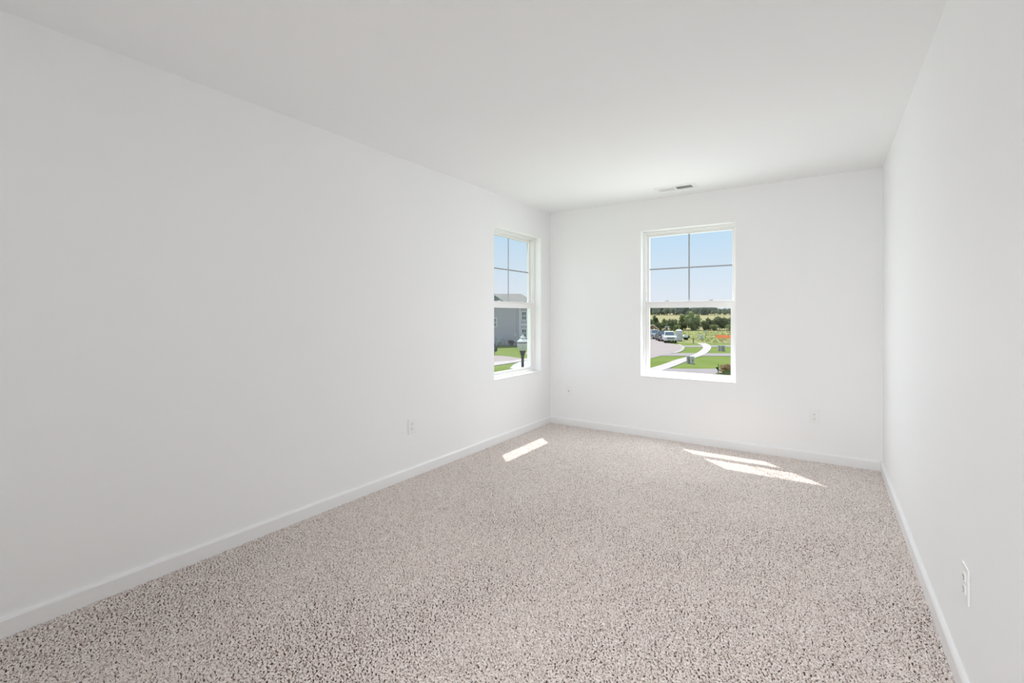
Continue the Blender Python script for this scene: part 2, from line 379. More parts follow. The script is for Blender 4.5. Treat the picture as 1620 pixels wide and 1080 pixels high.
def smooth(pts, n=6, closed=False):
    out = []; P = [Vector((*p, 0)) for p in pts]
    for i in range(len(P)-1):
        a, b, c, d = P[max(i-1, 0)], P[i], P[i+1], P[min(i+2, len(P)-1)]
        for k in range(n):
            t = k/n; out.append(.5*((2*b)+(c-a)*t+(2*a-5*b+4*c-d)*t*t+(3*b-a-3*c+d)*t**3))
    out.append(P[-1]); return [(p.x, p.y) for p in out]
def slab(name, pts, h, m, label=None):
    return struct(MB().prism(pts, 2, G-.05, G+h).build(name, m), label)
def strip(name, A, B, h, m, label=None):
    b = MB(); n = len(A); vs = [(x, y, G+h) for x, y in A]+[(x, y, G+h) for x, y in B]+[(x, y, G-.05) for x, y in A]+[(x, y, G-.05) for x, y in B]
    fs = [(i, i+1, n+i+1, n+i) for i in range(n-1)]+[(i, 2*n+i, 2*n+i+1, i+1) for i in range(n-1)]+[(n+i, n+i+1, 3*n+i+1, 3*n+i) for i in range(n-1)]
    return struct(b.add(vs, fs).build(name, m), label)
struct(MB().box(-300, 250, -150, 450, G-.6, G).build('lawn', M_LAWN), 'mown green lawn between the driveways')
def pt(l, d): v = RT*l+FD*d; return (v.x, v.y)
slab('rough_grass', [pt(22, 74.6), pt(90, 74.6), pt(90, 136), pt(-90, 136), pt(-90, 92), pt(10, 92), pt(26.2, 82), pt(26.8, 74.6)][1:], .02, M_ROUGH, 'rough yellowing grass beyond the lawns')
slab('bare_ground', [pt(33.5, 75.2), pt(60, 75.2), pt(60, 86), pt(41, 86), pt(36, 80)], .03, M_DIRT, 'strip of bare brown earth beside the walkway')
fa, fb, fc, fd = pt(-260, 135), pt(330, 135), pt(500, 420), pt(-420, 420)
struct(MB().add([(*fa, G+.02), (*fb, G+.02), (*fc, 2.27), (*fd, 2.27), (*fa, G-1), (*fb, G-1), (*fc, G-1), (*fd, G-1)],
                [(0, 1, 2, 3), (0, 4, 5, 1), (1, 5, 6, 2), (2, 6, 7, 3), (3, 7, 4, 0)]).build('field', M_FIELD), 'tan crop field rising to the far woods')
st = [(-27.5, 87.69), (-24.6, 80.6), (-21.2, 76.6), (-18.8, 73.26), (-17.05, 68.5), (-16.06, 64.69), (-15.24, 60.0), (-15.05, 56.11), (-15.11, 52.0), (-15.06, 48.01)]
st_e = smooth(st[2:])
slab('street', [(-46, 110), (-29, 95), (-24.3, 85.5), (-22.6, 79.6)]+st_e+[(-15.6, 43.5), (-20, 40), (-25.2, 42.6), (-29.1, 46), (-36, 60), (-50, 80)], .03, M_STREET, 'pale pinkish concrete cul-de-sac street')
cb = smooth(st[3:8]); cbo = []
for i, p in enumerate(cb):
    a, b = cb[max(i-1, 0)], cb[min(i+1, len(cb)-1)]; d = Vector((b[0]-a[0], b[1]-a[1])).normalized(); cbo.append((p[0]-d.y*.45, p[1]+d.x*.45))
strip('curb', cb, cbo, .07, M_CURB, 'light concrete curb around the street bulb')
up = smooth([(-12.2, 30), (-12.26, 38.76), (-12.28, 43.23), (-12.42, 48.17), (-12.31, 52.94), (-12.49, 56.76), (-13.06, 62.08), (-13.89, 67.59), (-15.19, 73.04), (-16.9, 77.9)])
dn = smooth([(-10.9, 28), (-10.93, 36.12), (-11.03, 42.79), (-11.25, 48.0), (-11.33, 53.0), (-11.40, 56.46), (-12.1, 62.73), (-13.05, 68.82), (-14.3, 74.35), (-15.8, 78.9)])
strip('walkway', up, dn, .06, M_WALK, 'curving pale concrete walkway through the lawns')
slab('driveway', [(-17.6, 71.0), (14.4, 97.0), (15.2, 93.1), (-16.7, 67.6)], .04, M_DRIVE, 'farthest driveway strip crossing the walkway')
slab('driveway', [(-15.2, 56.3), (12, 72.4), (12.5, 69.2), (-15.2, 52.0)], .04, M_DRIVE, 'middle driveway strip crossing the walkway')
slab('driveway', [(-11.27, 39.7), (10, 53.4), (11, 50.1), (-10.66, 35.84)], .04, M_DRIVE, 'nearest driveway strip below the utility boxes')
slab('driveway', [(-36, 42.6), (-31.26, 42.3), (-29.11, 42.11), (-26.0, 40.78), (-25.71, 41.2), (-25.6, 38.2), (-26.4, 35.5), (-30, 32)], .04, M_STREET, 'pinkish driveway in front of the grey house')
strip('sidewalk', [(-30, 27), (-26.35, 35.46), (-25.55, 38.2), (-25.7, 42.44)], [(-28, 25), (-24.41, 32.87), (-24.35, 36.8), (-24.62, 40.35)], .07, M_WALK, 'pale sidewalk in front of the grey house')
slab('driveway_apron', [(-21.91, 32.26), (-23.27, 34.87), (-24.1, 36.97), (-24.40, 39.46), (-19.2, 39.0), (-17, 32.65)], .08, mat('new_concrete', (.56, .545, .53), .9, var=.02), 'bright white concrete apron behind the street lamp')
# lower storey and eave of the house the room is in
M_SIDING = mat('grey_siding', (.53, .485, .53), .8, var=.03, vscale=1.2)
struct(MB().box(XL-WALL, XR+WALL, YF-WALL, YB+WALL, G, FZ-.2).build('wall_exterior', M_SIDING))
struct(MB().box(-3.26, XL-WALL, YF-.6, YB+.24, 2.52, 2.62).build('roof_eave', M_TRIM))


# ---------------------------------------------------------------- outside: plants
M_BARK = mat('bark', (.16, .12, .09), .9, var=.2, vscale=4)
def leaf_mat(n, c, c2): return netting_mat(n, c2, .30, c, 1.3)
LEAF = {'dark': leaf_mat('leaf_dark', (.15, .175, .095), (.27, .295, .16)), 'mid': leaf_mat('leaf_mid', (.21, .25, .11), (.34, .37, .19)),  # dark hedge leaves are lightened for haze, in the colour itself
        'bright': leaf_mat('leaf_bright', (.27, .32, .13), (.43, .47, .24)), 'light': leaf_mat('leaf_light', (.29, .33, .14), (.40, .42, .22)), 'far': leaf_mat('leaf_far_haze', (.22, .255, .22), (.32, .355, .31)),  # both far foliage colours have distance haze mixed in
        'fargreen': leaf_mat('leaf_far_green_haze', (.30, .335, .26), (.38, .41, .33)), 'dry': leaf_mat('leaf_dry', (.36, .22, .12), (.50, .36, .22)),
        'brown': leaf_mat('leaf_brown', (.13, .09, .09), (.22, .17, .16)), 'pale': leaf_mat('leaf_pale', (.72, .73, .72), (.86, .87, .85))}
def crown(b, c, r, n, leaf, rng, cone=0.0):
    """clumps of leaf sprays spread through an ellipsoid, with a lumpy solid heart"""
    lobes = [(Vector((rng.uniform(-1, 1), rng.uniform(-1, 1), rng.uniform(-.8, 1)))).normalized()*rng.uniform(.3, .62) for _ in range(9)]
    for k in range(n):
        L = lobes[k % 9]; d = Vector((rng.gauss(0, 1), rng.gauss(0, 1), rng.gauss(0, 1))).normalized()*rng.uniform(.3, .46)
        p = L+d; sh = 1-cone*max(0, p.z)
        p = Vector((c[0]+p.x*r[0]*sh, c[1]+p.y*r[1]*sh, c[2]+p.z*r[2]))
        a = Vector((rng.gauss(0, 1), rng.gauss(0, 1), rng.gauss(0, 1))).normalized(); e = a.cross(Vector((.3, .5, .8))).normalized(); f = a.cross(e)
        s = leaf*rng.uniform(.6, 1.3)
        b.add([p+e*s, p+f*s*.6, p-e*s, p-f*s*.6], [(0, 1, 2, 3)])
    for L in lobes:
        sh = 1-cone*max(0, L.z)
        prof = [(.02, -.3), (.2, -.22), (.28, 0), (.2, .22), (.02, .3)]
        rx, rz = (r[0]+r[1])/2, r[2]
        b.lathe([(p*rx*sh*rng.uniform(.85, 1.1), h*rz) for p, h in prof], (c[0]+L.x*r[0]*sh, c[1]+L.y*r[1]*sh, c[2]+L.z*r[2]), 9)
def make_tree(name, hgt, wid, leaf, n, lsize, seed, trunk=.16, bottom=.06, cone=.25, stems=1):
    rng = random.Random(seed); root = empty(name, (0, 0, 0))
    b = MB(); z0, z1 = hgt*bottom, hgt
    crown(b, (0, 0, (z0+z1)/2), (wid/2*1.05, wid/2*1.05, (z1-z0)/2*1.05), n, lsize, rng, cone)
    b.build('foliage', LEAF[leaf], root)
    t = MB()
    for k in range(stems):
        dx, dy = (rng.uniform(-.3, .3)*wid, rng.uniform(-.3, .3)*wid) if stems > 1 else (.1, .05)
        t.tube([(dx*.3, dy*.3, -.05), (dx*.5, dy*.5, hgt*.35), (dx, dy, hgt*.8)], [trunk, trunk*.7, trunk*.25], 7)
    t.build('trunk', M_BARK, root)
    return root
def at(px_lat, d): v = RT*px_lat+FD*d; return v.x, v.y
# hedgerow at the edge of the rough grass; lateral / depth in metres along the row
def row_tree(lat, d, hgt, wid, leaf, seed, label, cat='tree', z=None, cone=.25, name=None):
    t = make_tree(name or ('bush' if cat == 'bush' else 'tree'), hgt, wid*1.22, leaf, 620, .24 if hgt > 2.5 else .17, seed, .12, -.06, cone, 1 if cat == 'tree' else 3)
    x, y = at(lat, d); t.location = (x, y, G+.02+(max(0, d-135)/237*4.63) if z is None else z)
    return tag(t, label, cat, 'hedgerow beyond the rough grass')
k = .1865   # metres per row unit at the hedgerow
RW = lambda u: (u-809.2)/737.3
row_tree(RW(1032)*137, 137, 2.9, 3.0, 'mid', 1, 'loose green hedgerow tree above the red excavator')
row_tree(RW(1036.5)*141, 141, 4.4, 2.1, 'dark', 2, 'narrow upright dark tree above the grey sport utility car')
row_tree(RW(1044)*137, 137, 2.6, 3.4, 'dark', 3, 'low dark rounded bush in the hedgerow above the black pickup', 'bush')
row_tree(RW(1053)*140, 140, 3.6, 2.4, 'light', 4, 'thin pale green shrub behind the street sign', 'bush')
row_tree(RW(1064)*136, 136, 3.5, 3.7, 'dark', 5, 'dark rounded tree directly above the white pickup')
row_tree(RW(1079)*137, 137, 2.9, 2.6, 'dark', 6, 'dark bush at the left foot of the tallest tree', 'bush')
row_tree(RW(1080)*141, 141, 5.7, 2.2, 'mid', 7, 'slim olive tree rising left of the tallest tree')
row_tree(RW(1097)*138, 138, 7.0, 4.5, 'bright', 8, 'tallest bright green tree of the hedgerow, centred in the window')
row_tree(RW(1099)*135, 135, 4.0, 4.6, 'dark', 9, 'dark shrub mass under the tallest hedgerow tree', 'bush')
row_tree(RW(1115)*137, 137, 3.3, 2.4, 'mid', 10, 'small green shrub right beside the tallest tree', 'bush')
row_tree(RW(1121)*136, 136, 3.9, 3.3, 'dark', 11, 'dark rounded tree between the tallest tree and the orange fence')
row_tree(RW(1138)*136, 136, 4.8, 4.4, 'dark', 12, 'broad dark tree above the orange safety fence')
row_tree(RW(1150)*137, 137, 4.0, 4.2, 'dark', 13, 'dark drooping tree at the right edge of the window view')
row_tree(RW(1130)*134, 134, 2.0, 2.8, 'light', 14, 'pale green scrub in front of the broad dark tree', 'bush')
row_tree(RW(1154)*133, 133, 2.4, 3.6, 'light', 15, 'pale green scrub above the right end of the orange fence', 'bush')
row_tree(RW(1072)*134, 134, 1.7, 2.6, 'light', 16, 'pale low scrub above the portable toilet', 'bush')
for i, u in enumerate((985, 1000, 1014, 1024, 1163, 1176, 1190, 1205, 1222, 1238, 1256, 1275, 1294)):
    row_tree(RW(u)*138, 138, 3.4+(i*37 % 5)*.5, 3.6, ('dark', 'mid')[i % 2], 20+i, ('green hedgerow tree left of the window view', 'green hedgerow tree right of the window view')[i > 3])
# weeds of the rough grass, too many to count
wd = MB(); rw = random.Random(9)
for i in range(5200):
    d = 76+58*rw.random()**1.3; l = rw.uniform(-.05, .72)*d
    if l < 32 and d < 93: continue
    x, y = at(l, d); hh = rw.uniform(.06, .22)*(1.5 if rw.random() < .12 else 1); a = rw.uniform(0, PI); w = rw.uniform(.08, .3); c, e = math.cos(a)*w, math.sin(a)*w
    wd.add([(x-c, y-e, G), (x+c, y+e, G), (x+c*.5+.05, y+e*.5, G+hh), (x-c*.6, y-e*.6+.05, G+hh*.8)], [(0, 1, 2, 3)])
tag(wd.build('weeds', netting_mat('weed_leaf', (.48, .46, .22), .5, (.33, .37, .12), .3)), 'tufts of yellow-green weeds scattered through the rough grass', 'weeds', kind='stuff')
# far woods
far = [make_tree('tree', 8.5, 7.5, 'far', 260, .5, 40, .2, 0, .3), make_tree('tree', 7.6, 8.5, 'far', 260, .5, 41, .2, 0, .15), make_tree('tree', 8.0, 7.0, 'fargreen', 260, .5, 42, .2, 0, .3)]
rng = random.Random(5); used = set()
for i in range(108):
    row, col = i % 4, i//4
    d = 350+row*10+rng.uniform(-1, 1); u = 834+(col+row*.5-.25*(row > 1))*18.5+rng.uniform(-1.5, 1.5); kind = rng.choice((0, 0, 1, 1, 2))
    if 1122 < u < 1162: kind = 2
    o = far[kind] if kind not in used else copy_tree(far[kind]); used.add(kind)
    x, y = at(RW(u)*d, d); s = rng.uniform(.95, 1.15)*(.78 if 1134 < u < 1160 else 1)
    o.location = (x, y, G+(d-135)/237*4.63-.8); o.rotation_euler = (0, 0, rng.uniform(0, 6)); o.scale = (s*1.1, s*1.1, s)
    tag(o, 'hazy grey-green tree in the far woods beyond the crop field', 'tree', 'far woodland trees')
# young tree and flag pole close to the house
t = make_tree('young_tree', 3.05, 1.05, 'mid', 420, .055, 60, .03, .62, .1)
t.location = (-2.40, 15.2, G)
b = MB(); crown(b, (-.05, -.1, 2.98), (.26, .26, .16), 150, .045, random.Random(61)); b.build('dry_leaves', LEAF['dry'], t)
tag(t, 'young tree with browning top leaves below the window, at its lower right corner', 'tree')
t = empty('garden_flag', (-3.80, 21.55, G))
MB().tube([(0, 0, 0), (0, 0, 2.45)], .014, 6).build('pole', mat('dark_metal', (.04, .04, .042), .5, .3, var=.1), t)
MB().prism([(-.11, 2.30), (0, 2.32), (0, 2.12)], 1, -.012, .012).build('flag', MATS['dark_metal'], t)
tag(t, 'thin dark pole with a small dark pennant beside the nearest driveway', 'flag')

# ---------------------------------------------------------------- outside: vehicles      (local: +x forward, z up)
M_TYRE = mat('tyre', (.03, .03, .032), .8, var=.1, vscale=10); M_RIM = mat('rim', (.5, .5, .52), .3, .8, var=.03)
M_CGL = mat('car_glass', (.12, .15, .18), .08, 0, var=.05, spec=.8); M_BLK = mat('black_trim', (.035, .035, .04), .5, var=.1)
M_LAMP = mat('headlight', (.75, .77, .78), .15, .2, var=.03); M_CHR = mat('chrome', (.65, .66, .68), .2, .9, var=.03)
def vehicle(name, loc, heading, paint, pickup, L=5.6, Wd=2.0, Ht=1.88, label='', cat='truck', grille=None):
    root = empty(name, loc, heading); tag(root, label, cat)
    w = Wd/2; f, r = L/2, -L/2; hz = Ht*.60; fz = .42
    wb = (f-.95, r+1.05); R = .40
    def arch(x): return [(x+R*1.18*math.cos(a), fz-.05+R*1.12*math.sin(a)) for a in [PI*k/8 for k in range(9)]]
    top = [(f, .62), (f-.02, hz-.14), (f-.16, hz-.02), (f-1.45, hz+.03)]
    rear = [(r+.03, hz+.02), (r, .60)]
    lower = [(r+.06, fz-.05)] + [p for p in reversed(arch(wb[1]))] + [p for p in reversed(arch(wb[0]))] + [(f-.06, fz-.06)]
    body = MB().prism(top+rear+lower, 1, -w, w).build('body', paint, root, bevel=.06)
    c0, c1 = f-1.55, (f-3.75 if pickup else r+.12); t0, t1 = c0-.75, (c1+.25 if pickup else c1+.40)
    lowr = [(c0, -w+.06, hz-.02), (c0, w-.06, hz-.02), (c1, w-.06, hz-.02), (c1, -w+.06, hz-.02)]
    topr = [(t0, -w+.26, Ht), (t0, w-.26, Ht), (t1, w-.26, Ht), (t1, -w+.26, Ht)]
    MB().loft([lowr, topr]).build('cabin', paint, root, bevel=.05)
    def lerp(a, b, q): return tuple(x+(y-x)*q for x, y in zip(a, b))
    def pane(a, b, c, d, n, off=.014):
        A, B, Cc, D = [Vector(v) for v in (a, b, c, d)]; nn = (B-A).cross(D-A).normalized()*off
        ctr = (A+B+Cc+D)/4
        if (ctr-Vector((ctr.x*.5, 0, hz+.3))).dot(nn) < 0: nn = -nn
        MB().loft([[A-nn, B-nn, Cc-nn, D-nn], [A+nn, B+nn, Cc+nn, D+nn]]).build(n, M_CGL, root)
    def quad(p, q, P, Q, n, m=.10):
        a, b = lerp(p, P, .14), lerp(q, Q, .14); c, d = lerp(q, Q, .86), lerp(p, P, .86)
        pane(lerp(a, b, m), lerp(b, a, m), lerp(c, d, m), lerp(d, c, m), n)
    quad(lowr[0], lowr[1], topr[0], topr[1], 'windshield', .06); quad(lowr[2], lowr[3], topr[2], topr[3], 'rear_window')
    for i, j in ((1, 2), (0, 3)):
        lm, tm = lerp(lowr[i], lowr[j], .5), lerp(topr[i], topr[j], .5)
        quad(lowr[i], lm, topr[i], tm, 'side_window', .08); quad(lm, lowr[j], tm, topr[j], 'side_window', .08)
    MB().box(f-.03, f+.03, -w*.58, w*.58, .66, hz-.17).build('grille', grille or M_BLK, root, bevel=.01)
    MB().box(f-.02, f+.045, -w*.56, w*.56, .5*(.66+hz-.17)-.035, .5*(.66+hz-.17)+.035).build('grille_bar', M_CHR, root)
    for s in (-1, 1): MB().box(f-.08, f+.02, min(s*w*.62, s*w*.96), max(s*w*.62, s*w*.96), hz-.36, hz-.16).build('headlight', M_LAMP, root, bevel=.02)
    MB().box(f-.10, f+.10, -w*.97, w*.97, .44, .60).build('bumper', M_CHR, root, bevel=.03)
    MB().box(f+.095, f+.11, -.42, .42, .35, .44).build('air_dam', M_BLK, root)
    for s in (-1, 1):
        y0, y1 = sorted((s*(w+.02), s*(w+.20)))
        MB().box(c0-.35, c0-.22, y0, y1, hz+.02, hz+.24).build('mirror', paint, root, bevel=.03)
    for x in wb:
        for s in (-1, 1):
            ya, yb_ = sorted((s*(w-.26), s*(w-.01)))
            wh = MB().lathe([(R*.55, ya), (R*.95, ya), (R, ya+.04), (R, yb_-.04), (R*.95, yb_), (R*.55, yb_)], (x, 0, R), 20, 'y').build('wheel', M_TYRE, root)
            yr = s*(w-.005); MB().lathe([(R*.6, min(yr, yr-s*.08)), (R*.6, max(yr, yr-s*.08))], (x, 0, R), 16, 'y').build('rim', M_RIM, wh)
    return root
P_WHITE = mat('car_paint_white', (.86, .85, .83), .25, var=.01); P_BLACK = mat('car_paint_black', (.03, .03, .034), .2, var=.05)
P_GREY = mat('car_paint_grey', (.45, .48, .52), .25, .2, var=.02)
SZ = G+.03
vehicle('pickup_truck', (-21.53, 78.9, SZ), math.atan2(-.95, .36), P_WHITE, True, 5.5, 1.92, 1.80, 'white pickup truck parked facing the house, beside the portable toilet')
vehicle('pickup_truck', (-23.9, 83.3, SZ), math.atan2(-.95, .40), P_BLACK, True, 5.4, 1.9, 1.72, 'black pickup truck partly hidden behind the white one')
vehicle('parked_car', (-27.0, 88.9, SZ), math.atan2(-.80, .62), P_GREY, False, 4.7, 1.85, 1.70, 'pale grey sport utility car parked farthest along the street, beyond the black pickup', 'car')
vehicle('parked_car', (-32.92, 42.98, G+.05), math.atan2(.5, -.85), P_BLACK, False, 4.3, 1.8, 1.5, 'dark car on the driveway of the grey house, mostly hidden by the window edge', 'car')

# excavator, toilet, sign, trailer and the rest of the building site
def excavator():
    root = empty('excavator', (-33.6, 103.0, G+.02), math.atan2(.5583, .8296)); tag(root, 'red excavator with a folded arm behind the parked cars', 'excavator')
    red = mat('machine_red', (.62, .20, .15), .5, var=.06)
    for y in (-.75, .75): MB().prism([(-1.2, .1), (-1.0, 0), (1.0, 0), (1.2, .1), (1.25, .35), (1.05, .55), (-1.05, .55), (-1.25, .35)], 1, y-.2, y+.2).build('track', M_TYRE, root, bevel=.03)
    MB().box(-1.2, .7, -.85, .85, .6, 1.25).build('house', red, root, bevel=.08)
    cb = MB().loft([[(-.5, .1, 1.25), (.65, .1, 1.25), (.65, .85, 1.25), (-.5, .85, 1.25)], [(-.45, .15, 2.35), (.45, .15, 2.35), (.45, .8, 2.35), (-.45, .8, 2.35)]]).build('cab', red, root, bevel=.04)
    MB().box(-.3, .6, .08, .16, 1.45, 2.1).build('cab_window', M_CGL, cb)
    bo = [(.5, 1.0), (.9, 1.65), (1.5, 2.15), (2.1, 2.2), (2.7, 1.75), (3.4, 1.2)]
    for n, off, w, m in (('boom', 0, .16, mat('machine_pale', (.66, .50, .42), .5, var=.05)),):
        up = [(x, z+.16) for x, z in bo]; dn = [(x, z-.14) for x, z in bo][::-1]
        MB().prism(up+dn, 1, -.18, .14).build(n, m, root, bevel=.02)
    st_ = [(3.5, 1.3), (3.2, 1.35), (1.55, .75), (1.7, .45), (2.0, .5)]
    MB().prism(st_, 1, -.12, .10).build('stick', red, root, bevel=.02)
    MB().tube([(1.0, 0, 1.3), (2.3, 0, 1.75)], .07, 8).build('hydraulic_cylinder', red, root)
    MB().prism([(1.4, .75), (2.1, .55), (2.5, .1), (2.1, -.0), (1.5, .1)], 1, -.35, .35).build('bucket', red, root, bevel=.02)
excavator()
def toilet():
    a = math.atan2(-.965, .26)
    root = empty('portable_toilet', (-20.95, 83.0, G+.02), a+PI/2); root.scale = (.88, .88, .86); tag(root, 'grey portable toilet with a white domed roof beside the white pickup', 'portable toilet')
    gp = mat('toilet_grey', (.60, .555, .60), .5, var=.03)
    MB().box(-.56, .56, -.56, .56, .06, 2.0).build('cabin', gp, root, bevel=.04)
    MB().box(-.6, .6, -.6, .6, 0, .08).build('base', M_BLK, root)
    MB().loft([[(sx*.62, sy*.62, 2.0) for sx, sy in ((-1, -1), (1, -1), (1, 1), (-1, 1))], [(sx*.60, sy*.60, 2.12) for sx, sy in ((-1, -1), (1, -1), (1, 1), (-1, 1))],
               [(sx*.36, sy*.36, 2.34) for sx, sy in ((-1, -1), (1, -1), (1, 1), (-1, 1))]]).build('roof', mat('toilet_white', (.85, .85, .82), .5, var=.02), root, bevel=.03)
    d = MB().box(-.40, .40, -.585, -.55, .14, 1.86).build('door', mat('toilet_door', (.74, .69, .74), .5, var=.03), root, bevel=.01)
    MB().box(-.18, .18, -.592, -.58, 1.1, 1.45).build('door_panel', gp, d)
    MB().box(.26, .33, -.62, -.58, .95, 1.1).build('door_handle', M_BLK, d)
    MB().tube([(.4, .45, 2.1), (.4, .45, 2.5)], .05, 8).build('vent_pipe', M_BLK, root)
toilet()
def trailer():
    root = empty('utility_trailer', (-20.9, 87.6, G+.02), math.atan2(.55, .83)); root.scale = (.8, .8, .8); tag(root, 'small dark and white equipment trailer beside the portable toilet', 'trailer')
    MB().box(-.75, .75, -.5, .5, .42, .56).build('deck', M_BLK, root)
    MB().prism([(-.6, .56), (.3, .56), (.45, .8), (.2, 1.15), (-.45, 1.2), (-.62, .95)], 1, -.38, .38).build('engine_hood', P_WHITE, root, bevel=.05)
    MB().box(.35, .72, -.3, .3, .56, 1.02).build('tool_box', M_BLK, root, bevel=.03)
    MB().tube([(.75, 0, .48), (1.25, 0, .46)], .04, 8).build('tow_bar', M_BLK, root)
    for y in (-.56, .56): MB().lathe([(.29, y-.08), (.31, y), (.29, y+.08)], (0, 0, .30), 16, 'y').build('wheel', M_TYRE, root)
trailer()
def street_sign():
    root = empty('street_sign', (-24.60, 89.4, G+.02), YAW); tag(root, 'street sign pole with two small blades behind the white pickup', 'sign')
    MB().tube([(0, 0, 0), (0, 0, 2.45)], .035, 8).build('pole', MATS['rim'], root)
    MB().box(-.55, .30, -.012, .012, 2.2, 2.42).build('sign_blade', mat('sign_grey', (.55, .57, .58), .5, var=.03), root)
    MB().box(-.48, -.06, -.012, .012, 1.62, 2.08).build('sign_blade', mat('sign_dark', (.10, .11, .14), .5, var=.05), root)
street_sign()
M_PED = mat('pedestal_green', (.40, .375, .36), .6, var=.06, vscale=3); M_PED2 = mat('pedestal_pale', (.56, .53, .51), .6, var=.05, vscale=3)
def pedestal(x, y, w, h, m, label, rz=.6):
    root = empty('utility_box', (x, y, G), rz); tag(root, label, 'utility box', 'utility boxes on the lawns')
    MB().box(-w/2-.03, w/2+.03, -w/2-.03, w/2+.03, 0, .06).build('base', M_CURB, root)
    MB().box(-w/2, w/2, -w/2, w/2, .06, h*.86).build('cabinet', m, root, bevel=.02)
    MB().box(-w/2-.02, w/2+.02, -w/2-.02, w/2+.02, h*.84, h).build('lid', m, root, bevel=.02)
    MB().box(-.03, .03, -w/2-.02, -w/2, h*.40, h*.55).build('hasp', M_BLK, root)
pedestal(-10.60, 45.4, .27, .70, M_PED, 'dark green-grey utility box, left of the near pair on the lawn')
pedestal(-10.22, 45.15, .28, .72, M_PED2, 'paler grey utility box, right of the near pair on the lawn')
pedestal(-11.12, 63.5, .26, .72, M_PED2, 'slim pale utility box, left of the far pair by the driveway')
pedestal(-10.66, 63.1, .42, .72, M_PED, 'wide dark utility box, right of the far pair by the driveway')
pedestal(-18.97, 90.7, .60, .90, mat('pedestal_light', (.66, .66, .60), .6, var=.05), 'pale square utility box alone in the rough grass left of the orange fence')
t = empty('marker_sign', (-19.1, 95.2, G+.02), YAW); tag(t, 'tilted pale marker board on a stake in the rough grass', 'sign')
MB().tube([(0, 0, 0), (.12, 0, 1.5)], .03, 6).build('stake', M_BARK, t); MB().prism([(-.2, .85), (.3, 1.2), (.22, 1.55), (-.02, 1.45)], 1, -.02, .02).build('board', MATS['pedestal_light'], t)
t = empty('wooden_post', (-17.45, 77.9, G+.02), YAW); tag(t, 'short dark wooden post where the lawn meets rough grass', 'post')
MB().prism([(-.05, -.05), (.05, -.05), (.05, .05), (-.05, .05)], 2, 0, .8).build('shaft', M_BARK, t); MB().loft([[(a*.05, b_*.05, .8) for a, b_ in ((-1, -1), (1, -1), (1, 1), (-1, 1))], [(a*.02, b_*.02, .86) for a, b_ in ((-1, -1), (1, -1), (1, 1), (-1, 1))]]).build('cap', M_BARK, t)
def fence():
    a, b = Vector((-17.15, 94.65, 0)), Vector((-12.2, 98.0, 0)); d = b-a; n = 5
    root = empty('safety_fence', (a.x, a.y, G+.02), math.atan2(d.y, d.x)); tag(root, 'orange plastic safety fence across the rough grass', 'fence')
    L = d.length; og = netting_mat('fence_orange', (.95, .32, .15))
    pts = []; N = 24
    topz = lambda q: .76+.03*math.sin(q*1.9)-.05*math.sin(PI*((q/L*n) % 1))
    A = [(L*i/N, .02*math.sin(i*.9), .12+.03*math.sin(i*1.3)) for i in range(N+1)]; B = [(L*i/N, .02*math.sin(i*.9+.4), topz(L*i/N)) for i in range(N+1)]
    m = MB(); m.add(A+B, [(i, i+1, N+2+i, N+1+i) for i in range(N)])
    m.build('mesh_panel', og, root)
    for i in range(n+1): MB().tube([(L*i/n, .04, 0), (L*i/n, .04, .86)], .022, 6).build('stake', M_BARK, root)
fence()

